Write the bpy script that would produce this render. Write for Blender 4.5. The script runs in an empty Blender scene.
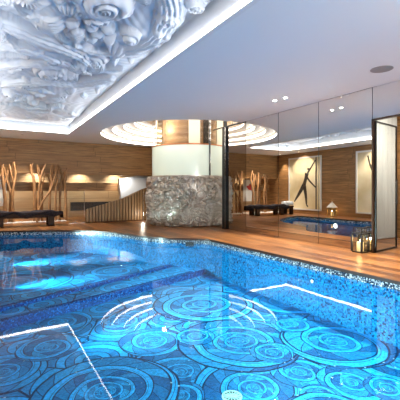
import bpy, bmesh, math, random
import numpy as np
from mathutils import Vector, Matrix
from mathutils.geometry import tessellate_polygon
R = math.radians
PI = math.pi
SC = bpy.context.scene
COL = SC.collection
rng = random.Random(7)

# ------------------------------------------------------------------ measures
F, HZ, TH, CAMZ = 355.0, 190.5, R(30.6), 1.15
ST, CT = math.sin(TH), math.cos(TH)
XM = 6.09            # mirror wall
XL = -1.34           # left wall
YB = 14.6            # back wall
YN = -2.2            # wall behind the photographer
ZC = 3.06            # ceiling
ZW = -0.12           # water
ZF, ZT, ZS = -0.85, -0.71, -0.65   # deep floor, tread, shelf
PC = (XM, 11.03)     # centre of the column and of the ceiling rings

def gp(px, py, z=0.0):
    """where a sight line meets the level z"""
    d = F*(CAMZ-z)/(py-HZ); l = (px-200)/F*d
    return (l*CT+d*ST, d*CT-l*ST)
def yp(px, py, Y):
    """where a sight line meets the upright plane at depth Y"""
    t = (px-200)/F
    d = Y/(CT-t*ST)
    return (d*(t*CT+ST), Y, CAMZ-(py-HZ)*d/F)
def xp(px, X=XM):
    t = (px-200)/F
    return X*(CT-t*ST)/(ST+t*CT)
def scale_at(py, z=0.0):
    return (CAMZ-z)/(py-HZ)

# ------------------------------------------------------------------ materials
def nd(nt, typ, **kw):
    n = nt.nodes.new(typ)
    for k, v in kw.items(): setattr(n, k, v)
    return n
def mth(nt, op, a, b=None, c=None):
    n = nd(nt, 'ShaderNodeMath', operation=op)
    for i, v in enumerate((a, b, c)):
        if v is None: continue
        if isinstance(v, (int, float)): n.inputs[i].default_value = v
        else: nt.links.new(v, n.inputs[i])
    return n.outputs[0]
def mixc(nt, f, a, b):
    n = nd(nt, 'ShaderNodeMix', data_type='RGBA')
    for i, v in ((0, f), (6, a), (7, b)):
        if isinstance(v, (int, float)): n.inputs[i].default_value = v
        elif isinstance(v, tuple): n.inputs[i].default_value = v if len(v) == 4 else (*v, 1)
        else: nt.links.new(v, n.inputs[i])
    return n.outputs[2]
def mat(name, col=(.8, .8, .8), rough=.5, metal=0, emit=None, es=0, spec=.5):
    m = bpy.data.materials.new(name); m.use_nodes = True
    b = m.node_tree.nodes['Principled BSDF']
    b.inputs['Base Color'].default_value = (*col, 1)
    b.inputs['Roughness'].default_value = rough
    b.inputs['Metallic'].default_value = metal
    b.inputs['Specular IOR Level'].default_value = spec
    if emit:
        b.inputs['Emission Color'].default_value = (*emit, 1); b.inputs['Emission Strength'].default_value = es
    return m
def noisy(name, c1, c2, scale, rough=.5, metal=0, stretch=(1, 1, 1), detail=4, bump=0, spec=.5):
    m = mat(name, c1, rough, metal, spec=spec); nt = m.node_tree; b = nt.nodes['Principled BSDF']
    tc = nd(nt, 'ShaderNodeTexCoord'); mp = nd(nt, 'ShaderNodeMapping'); mp.inputs['Scale'].default_value = stretch
    nt.links.new(tc.outputs['Object'], mp.inputs[0])
    n = nd(nt, 'ShaderNodeTexNoise'); n.inputs['Scale'].default_value = scale; n.inputs['Detail'].default_value = detail
    nt.links.new(mp.outputs[0], n.inputs['Vector'])
    f = mth(nt, 'MULTIPLY_ADD', n.outputs[0], 2.2, -.6); f = mth(nt, 'MINIMUM', mth(nt, 'MAXIMUM', f, 0), 1)
    nt.links.new(mixc(nt, f, c1, c2), b.inputs['Base Color'])
    if bump:
        bp = nd(nt, 'ShaderNodeBump'); bp.inputs['Strength'].default_value = bump; bp.inputs['Distance'].default_value = .01
        nt.links.new(n.outputs[0], bp.inputs['Height']); nt.links.new(bp.outputs[0], b.inputs['Normal'])
    return m
def emis(name, col, s):
    m = bpy.data.materials.new(name); m.use_nodes = True; nt = m.node_tree; nt.nodes.clear()
    e = nd(nt, 'ShaderNodeEmission'); e.inputs[0].default_value = (*col, 1); e.inputs[1].default_value = s
    o = nd(nt, 'ShaderNodeOutputMaterial'); nt.links.new(e.outputs[0], o.inputs[0]); return m
def planks(name, run, across, width, c1, c2, c3, rough=.5, length=2.4, gap=.03, spec=.5, bump=.3, vary=.6):
    """boards: run / across are axis letters"""
    m = mat(name, c1, rough, spec=spec); nt = m.node_tree; b = nt.nodes['Principled BSDF']
    tc = nd(nt, 'ShaderNodeTexCoord'); sp = nd(nt, 'ShaderNodeSeparateXYZ'); nt.links.new(tc.outputs['Object'], sp.inputs[0])
    ax = {'X': sp.outputs[0], 'Y': sp.outputs[1], 'Z': sp.outputs[2]}
    w = mth(nt, 'DIVIDE', ax[across], width); row = mth(nt, 'FLOOR', w); fr = mth(nt, 'FRACT', w)
    wn = nd(nt, 'ShaderNodeTexWhiteNoise', noise_dimensions='1D'); nt.links.new(row, wn.inputs['W'])
    off = mth(nt, 'MULTIPLY_ADD', wn.outputs[0], 7.3, mth(nt, 'DIVIDE', ax[run], length))
    seg = mth(nt, 'FLOOR', off); sf = mth(nt, 'FRACT', off)
    wn2 = nd(nt, 'ShaderNodeTexWhiteNoise', noise_dimensions='2D')
    cb0 = nd(nt, 'ShaderNodeCombineXYZ'); nt.links.new(row, cb0.inputs[0]); nt.links.new(seg, cb0.inputs[1]); nt.links.new(cb0.outputs[0], wn2.inputs[0])
    cb = nd(nt, 'ShaderNodeCombineXYZ')
    nt.links.new(mth(nt, 'MULTIPLY', ax[run], 1.3), cb.inputs[0])
    nt.links.new(mth(nt, 'MULTIPLY', ax[across], 26 if width > .18 else 22), cb.inputs[1])
    nt.links.new(mth(nt, 'MULTIPLY', wn2.outputs[0], 40), cb.inputs[2])
    n = nd(nt, 'ShaderNodeTexNoise'); n.inputs['Scale'].default_value = 1; n.inputs['Detail'].default_value = 6; n.inputs['Roughness'].default_value = .65
    nt.links.new(cb.outputs[0], n.inputs['Vector'])
    f = mth(nt, 'MULTIPLY_ADD', n.outputs[0], 2.6, -.8); f = mth(nt, 'MINIMUM', mth(nt, 'MAXIMUM', f, 0), 1)
    c = mixc(nt, f, c1, c2)
    c = mixc(nt, mth(nt, 'MULTIPLY', wn2.outputs[0], vary), c, c3)
    g = mth(nt, 'MAXIMUM', mth(nt, 'LESS_THAN', fr, gap), mth(nt, 'LESS_THAN', sf, .004))
    c = mixc(nt, mth(nt, 'MULTIPLY', g, .75), c, tuple(x*.25 for x in c1))
    nt.links.new(c, b.inputs['Base Color'])
    bp = nd(nt, 'ShaderNodeBump'); bp.inputs['Strength'].default_value = bump; bp.inputs['Distance'].default_value = .004
    nt.links.new(mth(nt, 'SUBTRACT', n.outputs[0], mth(nt, 'MULTIPLY', g, 1.5)), bp.inputs['Height']); nt.links.new(bp.outputs[0], b.inputs['Normal'])
    return m
def mosaic(name, tile, cols, rough=.25):
    m = mat(name, cols[0][1], rough, spec=.5 if 'silver' in name else .1); nt = m.node_tree; b = nt.nodes['Principled BSDF']
    tc = nd(nt, 'ShaderNodeTexCoord'); v = nd(nt, 'ShaderNodeTexVoronoi'); v.inputs['Scale'].default_value = 1/tile; v.inputs['Randomness'].default_value = .55
    nt.links.new(tc.outputs['Object'], v.inputs['Vector'])
    s = nd(nt, 'ShaderNodeSeparateColor'); nt.links.new(v.outputs['Color'], s.inputs[0])
    r = nd(nt, 'ShaderNodeValToRGB'); r.color_ramp.interpolation = 'CONSTANT'
    el = r.color_ramp.elements
    while len(el) < len(cols): el.new(.5)
    for e, (p, c) in zip(el, cols): e.position = p; e.color = (*c, 1)
    nt.links.new(s.outputs[0], r.inputs[0]); nt.links.new(r.outputs[0], b.inputs['Base Color'])
    return m
def clear(name, tint, gloss_ior=1.45, rough=0.0, bump=None, top=1.0):
    """see-through sheet: transparent with a Fresnel share of mirror reflection"""
    m = bpy.data.materials.new(name); m.use_nodes = True; nt = m.node_tree; nt.nodes.clear()
    t = nd(nt, 'ShaderNodeBsdfTransparent'); t.inputs[0].default_value = (*tint, 1)
    g = nd(nt, 'ShaderNodeBsdfGlossy'); g.inputs['Roughness'].default_value = rough
    f0 = ((gloss_ior-1)/(gloss_ior+1))**2
    f = nd(nt, 'ShaderNodeLayerWeight'); f.inputs['Blend'].default_value = .5
    fr = mth(nt, 'MULTIPLY_ADD', mth(nt, 'POWER', f.outputs['Facing'], 5), top-f0, f0)
    x = nd(nt, 'ShaderNodeMixShader'); o = nd(nt, 'ShaderNodeOutputMaterial')
    nt.links.new(fr, x.inputs[0]); nt.links.new(t.outputs[0], x.inputs[1]); nt.links.new(g.outputs[0], x.inputs[2]); nt.links.new(x.outputs[0], o.inputs[0])
    if bump:
        tc = nd(nt, 'ShaderNodeTexCoord'); mp = nd(nt, 'ShaderNodeMapping'); nt.links.new(tc.outputs['Object'], mp.inputs[0])
        n = nd(nt, 'ShaderNodeTexNoise'); n.inputs['Scale'].default_value = bump[0]; n.inputs['Detail'].default_value = 2
        nt.links.new(mp.outputs[0], n.inputs['Vector'])
        b = nd(nt, 'ShaderNodeBump'); b.inputs['Strength'].default_value = 1; b.inputs['Distance'].default_value = bump[1]
        nt.links.new(n.outputs[0], b.inputs['Height'])
        for q in (f, g): nt.links.new(b.outputs[0], q.inputs['Normal'])
    return m

M = {}
M['ceiling'] = mat('ceiling_paint', (.86, .87, .87), .7)
M['plaster'] = mat('white_plaster', (.66, .70, .75), .6)
M['ring'] = mat('ring_paint', (.86, .82, .76), .6)
M['wall_wood_x'] = planks('wall_boards_x', 'X', 'Z', .21, (.10, .042, .013), (.46, .235, .080), (.27, .125, .040), .55, 3.1)
M['wall_wood_y'] = planks('wall_boards_y', 'Y', 'Z', .21, (.10, .042, .013), (.46, .235, .080), (.27, .125, .040), .55, 3.1)
M['pale_wood'] = planks('pale_boards', 'X', 'Z', .4, (.36, .24, .13), (.52, .37, .21), (.44, .30, .17), .5, 3)
M['deck'] = planks('deck_boards', 'Y', 'X', .16, (.20, .070, .018), (.50, .21, .064), (.11, .034, .008), .30, 1.8, .08, .35, 1.0, 1.0)
M['fascia'] = mat('dark_edge_board', (.045, .018, .009), .35)
M['silver_mosaic'] = mosaic('silver_mosaic', .018, [(0, (.02, .03, .05)), (.3, (.35, .36, .36)), (.5, (.10, .16, .22)), (.68, (.70, .68, .62)), (.85, (.05, .06, .08))], .2)
M['blue_mosaic'] = mosaic('blue_mosaic', .022, [(0, (.001, .065, .18)), (.22, (.002, .135, .32)), (.55, (.003, .20, .43)), (.8, (.001, .09, .22)), (.90, (.001, .015, .06))], .3)
M['navy_mosaic'] = mosaic('navy_mosaic', .02, [(0, (.003, .03, .14)), (.35, (.008, .10, .34)), (.7, (.004, .05, .20)), (.9, (.02, .24, .60))], .2)
M['water'] = clear('pool_water', (.90, .97, 1.0), 1.40, 0, (2.2, .0006), .70)
M['glass'] = clear('clear_glass', (.95, .97, .96), 1.4, 0, None, .45)
M['door_glass'] = clear('door_glass', (.93, .95, .95), 1.5)
M['bronze_glass'] = clear('bronze_glass', (.86, .76, .62), 1.35, .12)
M['mirror'] = mat('mirror', (.89, .87, .83), 0.0, 1)
M['dark_mirror'] = mat('grey_mirror', (.52, .47, .42), 0.0, 1)
M['black'] = mat('black_metal', (.012, .012, .013), .35, .5)
M['brown_metal'] = mat('brown_metal', (.06, .028, .015), .3, .3)
M['chrome'] = mat('chrome', (.8, .8, .8), .12, 1)
M['seam'] = mat('seam_backing', (.03, .03, .03), .6)  # near-black wall behind the mirror panes, visible in their joints
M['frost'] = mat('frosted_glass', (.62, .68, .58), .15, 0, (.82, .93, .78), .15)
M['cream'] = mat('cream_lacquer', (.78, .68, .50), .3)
M['copper'] = mat('copper_trim', (.50, .20, .09), .3, .9)
M['core'] = noisy('bronze_panel', (.62, .46, .30), (.26, .17, .13), 2, .5, 0, (.3, .3, 3))
M['carved'] = noisy('silver_carving', (.62, .545, .47), (.44, .385, .33), 6, .30, .72)
M['bark'] = noisy('pale_driftwood', (.12, .05, .017), (.44, .215, .08), 6, .6, 0, (5, 5, .6), 4, .3)
M['bench_wood'] = noisy('dark_bench_wood', (.030, .013, .007), (.065, .03, .015), 4, .5, 0, (.6, 6, 6), spec=.15)
M['throw'] = noisy('dark_throw', (.010, .008, .010), (.045, .034, .038), 22, .9, 0, (1, 1, 1), 6, .6, .1)
M['towel'] = noisy('grey_towel', (.55, .55, .56), (.72, .72, .72), 40, .9)
M['pebble'] = noisy('white_pebble', (.62, .58, .52), (.85, .82, .77), 9, .6)
M['stone'] = noisy('dark_stone', (.02, .02, .022), (.09, .085, .08), 30, .25)
M['slat'] = noisy('slat_wood', (.23, .125, .055), (.42, .26, .125), 3, .45, 0, (8, 8, .7))
M['candle'] = mat('candle_wax', (.85, .66, .36), .5, 0, (1, .62, .22), .45)
M['flame'] = emis('candle_flame', (1, .66, .25), 18)
M['lantern_dark'] = mat('dark_lantern_metal', (.022, .018, .017), .4, .2)
M['lantern_white'] = mat('worn_white_metal', (.66, .60, .50), .5, .2)
M['brass'] = mat('aged_brass', (.40, .25, .09), .35, .8)
M['led'] = emis('led_strip', (1.0, .97, .94), 7)
M['ring_led'] = emis('ring_led', (1.0, .94, .85), 5.4)
M['lens'] = emis('lamp_lens', (1.0, .95, .86), 70)
M['lens_soft'] = emis('lamp_lens_soft', (1.0, .90, .74), 14)
M['lens_dim'] = emis('lamp_lens_dim', (1, .95, .88), 1.6)
M['added_pool_lens'] = emis('added_pool_lamp_lens', (.85, .95, 1.0), 4)
M['off_lens'] = mat('lamp_off_lens', (.25, .20, .17), .4)
M['grille'] = mat('speaker_grille', (.34, .32, .31), .6)
M['white_trim'] = mat('white_trim', (.82, .81, .79), .4)
M['curtain'] = noisy('grey_curtain', (.52, .53, .50), (.66, .67, .63), 2, .8, 0, (9, 9, .25))
M['frame_silver'] = mat('pale_frame', (.72, .70, .66), .35, .3)
M['canvas'] = noisy('sepia_print', (.52, .39, .20), (.82, .70, .46), .9, .45)
M['ink'] = noisy('dark_figure_print', (.012, .009, .008), (.07, .05, .035), 14, .45)
M['poster'] = mat('poster_white', (.80, .78, .74), .5)
M['red'] = mat('poster_red', (.62, .03, .03), .5)
M['teal'] = mat('drain_teal', (.25, .55, .52), .35)
M['soffit'] = mat('soffit_paint', (.50, .40, .30), .6)

# pool floor: spiral mosaic ------------------------------------------------
def spiral_group():
    g = bpy.data.node_groups.new('spiral', 'ShaderNodeTree')
    for n, t in (('Vector', 'NodeSocketVector'), ('Base', 'NodeSocketColor'), ('CX', 'NodeSocketFloat'), ('CY', 'NodeSocketFloat'), ('R', 'NodeSocketFloat'), ('Chir', 'NodeSocketFloat'), ('Phase', 'NodeSocketFloat'), ('Grow', 'NodeSocketFloat'), ('N', 'NodeSocketFloat')):
        g.interface.new_socket(n, in_out='INPUT', socket_type=t)
    g.interface.new_socket('Color', in_out='OUTPUT', socket_type='NodeSocketColor')
    gi = nd(g, 'NodeGroupInput'); go = nd(g, 'NodeGroupOutput'); I = gi.outputs
    sp = nd(g, 'ShaderNodeSeparateXYZ'); g.links.new(I['Vector'], sp.inputs[0])
    x = mth(g, 'SUBTRACT', sp.outputs[0], I['CX']); y = mth(g, 'SUBTRACT', sp.outputs[1], I['CY'])
    r = mth(g, 'SQRT', mth(g, 'ADD', mth(g, 'MULTIPLY', x, x), mth(g, 'MULTIPLY', y, y)))
    th = mth(g, 'MULTIPLY', mth(g, 'ARCTAN2', y, x), 1/(2*PI)); th = mth(g, 'MULTIPLY', th, I['Chir'])
    L = mth(g, 'DIVIDE', mth(g, 'LOGARITHM', mth(g, 'DIVIDE', r, I['R']), math.e), mth(g, 'LOGARITHM', I['Grow'], math.e))
    s = mth(g, 'ADD', mth(g, 'SUBTRACT', L, th), I['Phase'])
    f = mth(g, 'FRACT', s); turn = mth(g, 'FLOOR', s)
    plain = mth(g, 'LESS_THAN', f, .36)
    q = mth(g, 'ADD', mth(g, 'MULTIPLY', th, I['N']), mth(g, 'MULTIPLY', f, 1.5))
    cell = mth(g, 'ADD', mth(g, 'FLOOR', q), mth(g, 'MULTIPLY', turn, 13.7))
    wn = nd(g, 'ShaderNodeTexWhiteNoise', noise_dimensions='1D'); g.links.new(mth(g, 'ADD', cell, mth(g, 'MULTIPLY', I['CX'], 31)), wn.inputs['W'])
    lw = .032
    l1 = mth(g, 'LESS_THAN', mth(g, 'ABSOLUTE', mth(g, 'SUBTRACT', f, .36)), lw)
    l2 = mth(g, 'LESS_THAN', mth(g, 'ABSOLUTE', mth(g, 'SUBTRACT', f, .5)), .5-lw); l2 = mth(g, 'SUBTRACT', 1, l2)
    l3 = mth(g, 'MULTIPLY', mth(g, 'LESS_THAN', mth(g, 'FRACT', q), .06), mth(g, 'SUBTRACT', 1, plain))
    edge = mth(g, 'GREATER_THAN', r, mth(g, 'MULTIPLY', I['R'], .965))
    l4 = mth(g, 'LESS_THAN', mth(g, 'ABSOLUTE', mth(g, 'SUBTRACT', f, .12)), .011)
    line = mth(g, 'MAXIMUM', mth(g, 'MAXIMUM', mth(g, 'MAXIMUM', l1, l4), l2), mth(g, 'MAXIMUM', l3, edge))
    rp = nd(g, 'ShaderNodeValToRGB'); rp.color_ramp.interpolation = 'CONSTANT'
    el = rp.color_ramp.elements; el.new(.3); el.new(.6)
    for e, (p, c) in zip(el, ((0, (.002, .10, .28)), (.3, (.004, .20, .47)), (.6, (.006, .30, .64)), (.82, (.003, .15, .37)))): e.position = p; e.color = (*c, 1)
    g.links.new(wn.outputs[0], rp.inputs[0])
    c = mixc(g, plain, rp.outputs[0], (.008, .36, .77))
    c = mixc(g, line, c, (.002, .022, .085))
    out = mixc(g, mth(g, 'LESS_THAN', r, I['R']), I['Base'], c)
    g.links.new(out, go.inputs[0])
    return g
SPG = spiral_group()
def spiral_mat(name, z, lst):
    m = mat(name, (.02, .3, .8), .35, spec=.08); nt = m.node_tree; b = nt.nodes['Principled BSDF']
    tc = nd(nt, 'ShaderNodeTexCoord')
    wz = nd(nt, 'ShaderNodeTexNoise'); wz.inputs['Scale'].default_value = 1.3; nt.links.new(tc.outputs['Object'], wz.inputs['Vector'])
    vm = nd(nt, 'ShaderNodeVectorMath', operation='MULTIPLY_ADD'); nt.links.new(wz.outputs['Color'], vm.inputs[0]); vm.inputs[1].default_value = (.12, .12, 0); vm.inputs[2].default_value = (0, 0, 0)
    va = nd(nt, 'ShaderNodeVectorMath', operation='ADD'); nt.links.new(tc.outputs['Object'], va.inputs[0]); nt.links.new(vm.outputs[0], va.inputs[1])
    vs = nd(nt, 'ShaderNodeVectorMath', operation='SUBTRACT'); nt.links.new(va.outputs[0], vs.inputs[0]); vs.inputs[1].default_value = (.06, .06, 0)
    P = vs.outputs[0]
    # ground between the spirals: overlapping scales
    v = nd(nt, 'ShaderNodeTexVoronoi', voronoi_dimensions='2D'); v.inputs['Scale'].default_value = 1.5; nt.links.new(P, v.inputs['Vector'])
    ve = nd(nt, 'ShaderNodeTexVoronoi', voronoi_dimensions='2D', feature='DISTANCE_TO_EDGE'); ve.inputs['Scale'].default_value = 1.5; nt.links.new(P, ve.inputs['Vector'])
    ring = mth(nt, 'FRACT', mth(nt, 'MULTIPLY', v.outputs['Distance'], 6.5))
    rl = mth(nt, 'LESS_THAN', ring, .14)
    alt = mth(nt, 'GREATER_THAN', mth(nt, 'FRACT', mth(nt, 'MULTIPLY', v.outputs['Distance'], 3.25)), .5)
    c = mixc(nt, alt, (.006, .21, .50), (.010, .34, .72))
    c = mixc(nt, mth(nt, 'MAXIMUM', rl, mth(nt, 'LESS_THAN', ve.outputs['Distance'], .02)), c, (.002, .022, .085))
    for (cx, cy, rad, ch, ph, gr, N) in lst:
        n = nd(nt, 'ShaderNodeGroup'); n.node_tree = SPG
        nt.links.new(P, n.inputs['Vector'])
        nt.links.new(c, n.inputs['Base'])
        for k, val in (('CX', cx), ('CY', cy), ('R', rad), ('Chir', ch), ('Phase', ph), ('Grow', gr), ('N', N)): n.inputs[k].default_value = val
        c = n.outputs[0]
    # tiny tesserae, a few of them gold-white
    t = nd(nt, 'ShaderNodeTexVoronoi', voronoi_dimensions='2D'); t.inputs['Scale'].default_value = 45; nt.links.new(tc.outputs['Object'], t.inputs['Vector'])
    s = nd(nt, 'ShaderNodeSeparateColor'); nt.links.new(t.outputs['Color'], s.inputs[0])
    k = mth(nt, 'MULTIPLY_ADD', s.outputs[0], .5, .75)
    mu = nd(nt, 'ShaderNodeVectorMath', operation='SCALE'); nt.links.new(c, mu.inputs[0]); nt.links.new(k, mu.inputs['Scale'])
    sep = nd(nt, 'ShaderNodeSeparateColor'); nt.links.new(c, sep.inputs[0])
    glint = mth(nt, 'MULTIPLY', mth(nt, 'LESS_THAN', sep.outputs[1], .06), mth(nt, 'GREATER_THAN', s.outputs[1], .988))
    c = mixc(nt, glint, mu.outputs[0], (.35, .55, .55))
    nt.links.new(c, b.inputs['Base Color'])
    return m
def spirals(z, rows):
    out = []
    for (px, py, rp, ch, ph, gr, N) in rows:
        x, y = gp(px, py, z); out.append((x, y, rp*scale_at(py, z), ch, ph, gr*1.06, N))
    return out
deep = spirals(ZF, [
    (283, 301, 42, 1, .2, 1.9, 12), (180, 372, 60, 1, .5, 1.8, 14), (60, 322, 32, -1, .3, 1.9, 10),
    (400, 360, 60, -1, .1, 1.9, 12), (255, 388, 62, 1, .7, 1.8, 14), (300, 372, 30, -1, .4, 2, 9), (203, 304, 50, 1, .15, 1.8, 16),
    (152, 341, 33, -1, .55, 1.9, 9), (239, 341, 62, 1, .3, 1.7, 18), (336, 341, 56, -1, .75, 1.85, 13), (350, 382, 33, 1, .1, 2.1, 8),
    (272, 352, 22, -1, .3, 2.0, 8), (196, 336, 20, 1, .8, 2.0, 8), (80, 372, 20, 1, .1, 2.0, 8), (180, 395, 26, -1, .6, 2.0, 9), (290, 324, 20, 1, .2, 2.0, 8),
    (388, 388, 24, -1, .4, 2, 8), (122, 322, 20, 1, .6, 2, 8), (20, 330, 20, 1, .2, 2, 8), (320, 396, 22, 1, .7, 2, 8), (2, 372, 42, 1, .6, 2.0, 9), (106, 391, 74, 1, .2, 1.6, 17), (50, 347, 31, -1, .9, 2.0, 9), (330, 420, 50, -1, .2, 1.8, 12), (225, 440, 60, 1, .2, 1.8, 12)])
shelf = spirals(ZS, [
    (165, 250, 34, 1, .4, 1.9, 10), (60, 255, 34, -1, .2, 1.9, 10), (110, 248, 26, 1, .2, 1.9, 10), (10, 252, 30, 1, .6, 1.9, 10), (190, 252, 22, -1, .3, 1.9, 9),
    (150, 258, 26, -1, .1, 1.9, 9), (85, 268, 30, 1, .8, 1.8, 11), (114, 271, 30, -1, .35, 1.9, 10), (19, 281, 52, 1, .1, 1.7, 13), (65, 292, 16, -1, .4, 2, 7), (100, 283, 16, 1, .4, 2, 7), (-20, 262, 30, 1, .4, 1.9, 9)])
M['deep_floor'] = spiral_mat('spiral_mosaic_deep', ZF, deep)
M['shelf_floor'] = spiral_mat('spiral_mosaic_shelf', ZS, shelf)

# ------------------------------------------------------------------ builders
def link(name, me, m, parent=None, smooth=False):
    o = bpy.data.objects.new(name, me); COL.objects.link(o)
    if m is not None: me.materials.append(m)
    if smooth:
        for p in me.polygons: p.use_smooth = True
    if parent is not None: o.parent = parent
    return o
def obj(name, bm, m, parent=None, smooth=False, sharp=None):
    me = bpy.data.meshes.new(name); bmesh.ops.recalc_face_normals(bm, faces=bm.faces[:]); bm.to_mesh(me); bm.free()
    o = link(name, me, m, parent, smooth)
    if sharp and smooth:
        try: me.set_sharp_from_angle(angle=R(sharp))
        except Exception: pass
    return o
def B(): return bmesh.new()
def box(bm, x0, x1, y0, y1, z0, z1, bev=0):
    mtx = Matrix.Translation(((x0+x1)/2, (y0+y1)/2, (z0+z1)/2)) @ Matrix.Diagonal((x1-x0, y1-y0, z1-z0, 1))
    r = bmesh.ops.create_cube(bm, size=1, matrix=mtx)
    if bev:
        es = list({e for v in r['verts'] for e in v.link_edges})
        bmesh.ops.bevel(bm, geom=es, offset=bev, segments=2, affect='EDGES', profile=.5)
    return bm
def prism(bm, pts, z0, z1, plane='xy'):
    """extrude an outline; plane xy -> z, xz -> y"""
    def P(a, b, c): return (a, b, c) if plane == 'xy' else ((a, c, b) if plane == 'xz' else (c, a, b))
    lo = [bm.verts.new(P(a, b, z0)) for a, b in pts]; hi = [bm.verts.new(P(a, b, z1)) for a, b in pts]
    tri = tessellate_polygon([[Vector((a, b, 0)) for a, b in pts]])
    for t in tri:
        try: bm.faces.new([lo[i] for i in t]); bm.faces.new([hi[i] for i in t])
        except ValueError: pass
    n = len(pts)
    for i in range(n): bm.faces.new((lo[i], lo[(i+1) % n], hi[(i+1) % n], hi[i]))
    return bm
def tube(bm, pts, rad, seg=10, cap=True):
    pts = [Vector(p) for p in pts]
    rads = rad if isinstance(rad, (list, tuple)) else [rad]*len(pts)
    rings = []; up = None
    for i, p in enumerate(pts):
        t = (pts[min(i+1, len(pts)-1)]-pts[max(i-1, 0)]).normalized()
        if up is None: up = t.orthogonal().normalized()
        up = (up-t*up.dot(t)).normalized(); s = t.cross(up)
        rings.append([bm.verts.new(p+(up*math.cos(a)+s*math.sin(a))*rads[i]) for a in [2*PI*k/seg for k in range(seg)]])
    for a, b in zip(rings, rings[1:]):
        for k in range(seg): bm.faces.new((a[k], a[(k+1) % seg], b[(k+1) % seg], b[k]))
    if cap: bm.faces.new(rings[0][::-1]); bm.faces.new(rings[-1])
    return bm
def lathe(bm, prof, c=(0, 0, 0), seg=32, a0=0, a1=2*PI):
    full = abs(a1-a0-2*PI) < 1e-6; n = seg if full else seg+1
    rings = []
    for r, z in prof:
        if r < 1e-6: rings.append([bm.verts.new((c[0], c[1], c[2]+z))])
        else: rings.append([bm.verts.new((c[0]+r*math.cos(a0+(a1-a0)*k/seg), c[1]+r*math.sin(a0+(a1-a0)*k/seg), c[2]+z)) for k in range(n)])
    for a, b in zip(rings, rings[1:]):
        for k in range(seg):
            k2 = (k+1) % n
            if len(a) == 1 and len(b) == 1: continue
            if len(a) == 1: bm.faces.new((a[0], b[k2], b[k]))
            elif len(b) == 1: bm.faces.new((a[k], a[k2], b[0]))
            else: bm.faces.new((a[k], a[k2], b[k2], b[k]))
    return bm
def smooth_line(pts, n=6):
    pts = [Vector(p) for p in pts]; out = []
    for i in range(len(pts)-1):
        p0, p1, p2, p3 = pts[max(i-1, 0)], pts[i], pts[i+1], pts[min(i+2, len(pts)-1)]
        for k in range(n):
            t = k/n
            out.append(.5*((2*p1)+(p2-p0)*t+(2*p0-5*p1+4*p2-p3)*t*t+(3*p1-p0-3*p2+p3)*t**3))
    return out+[pts[-1]]
def sheet(outline, z, holes=()):
    bm = B(); polys = [[Vector((x, y, 0)) for x, y in p] for p in (outline, *holes)]
    vs = [bm.verts.new((v.x, v.y, z)) for p in polys for v in p]
    for t in tessellate_polygon(polys):
        try: bm.faces.new([vs[i] for i in t])
        except ValueError: pass
    return bm
def tag(o, label, cat, group=None, kind=None):
    o['label'] = label; o['category'] = cat
    if group: o['group'] = group
    if kind: o['kind'] = kind
    return o
def struct(name, bm, m, parent=None, label=None, cat=None, **kw):
    o = obj(name, bm, m, parent, **kw)
    if parent is None:
        o['kind'] = 'structure'
        if label: o['label'] = label; o['category'] = cat
    return o
def thing(name, label, cat, loc=(0, 0, 0), rz=0, group=None):
    o = bpy.data.objects.new(name, None); COL.objects.link(o); o.empty_display_size = .1
    o.location = loc; o.rotation_euler = (0, 0, rz); return tag(o, label, cat, group)
def dup(root, loc, label, group=None):
    r = root.copy(); COL.objects.link(r); r.location = loc; r['label'] = label
    if group: r['group'] = group
    for ch in list(root.children):
        c = ch.copy(); COL.objects.link(c); c.parent = r
        for g in ch.children:
            d = g.copy(); COL.objects.link(d); d.parent = c
    return r
def lamp(name, typ, loc, power, col=(1, 1, 1), aim=None, **kw):
    l = bpy.data.lights.new(name, typ); l.energy = power; l.color = col
    for k, v in kw.items(): setattr(l, k, v)
    o = bpy.data.objects.new(name, l); COL.objects.link(o); o.location = loc
    if aim is not None:
        o.rotation_euler = (Vector(aim)-Vector(loc)).to_track_quat('-Z', 'Y').to_euler()
    return o

# ------------------------------------------------------------------ pool and deck
curve = [(4.45, 6.75), (4.40, 7.12), (4.05, 7.52), (3.62, 7.92), (3.32, 8.45), (3.16, 9.05), (2.95, 9.65), (2.55, 10.25), (2.0, 10.72), (1.4, 11.08), (.75, 11.42), (.2, 11.66)]
OUT = [(0, .45), (4.45, .45)] + [(v.x, v.y) for v in smooth_line([(x, y, 0) for x, y in curve], 5)] + [(0, 11.70)]
def inset(poly, d):
    n = len(poly); out = []
    for i in range(n):
        p0, p1, p2 = Vector(poly[i-1]), Vector(poly[i]), Vector(poly[(i+1) % n])
        e1 = (p1-p0).normalized(); e2 = (p2-p1).normalized()
        n1 = Vector((-e1.y, e1.x)); n2 = Vector((-e2.y, e2.x)); b = (n1+n2); b = b/max(.3, b.length_squared)*2
        out.append((p1.x+b.x*d, p1.y+b.y*d))
    return out
POOL = inset(OUT, -.03)       # the basin sits a little back under the deck edge
def clip(poly, a, b, keep):
    """keep the part of a polygon on one side of the line a-b"""
    def s(p): return ((b[0]-a[0])*(p[1]-a[1])-(b[1]-a[1])*(p[0]-a[0]))*keep
    out = []
    for i in range(len(poly)):
        p, q = poly[i], poly[(i+1) % len(poly)]; sp_, sq = s(p), s(q)
        if sp_ >= 0: out.append(p)
        if (sp_ >= 0) != (sq >= 0):
            t = sp_/(sp_-sq); out.append((p[0]+(q[0]-p[0])*t, p[1]+(q[1]-p[1])*t))
    return out
def wall_strip(poly, z0, z1, closed=True):
    bm = B(); lo = [bm.verts.new((x, y, z0)) for x, y in poly]; hi = [bm.verts.new((x, y, z1)) for x, y in poly]; n = len(poly)
    for i in range(n if closed else n-1): bm.faces.new((lo[i], lo[(i+1) % n], hi[(i+1) % n], hi[i]))
    return bm
bm = sheet([(XL, YN), (8.6, YN), (8.6, 16.2), (XL, 16.2)], 0, [OUT])
floor = struct('floor', bm, M['deck'])
obj('edge_board', wall_strip(OUT, -.045, 0.0), M['fascia'], floor)
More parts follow.
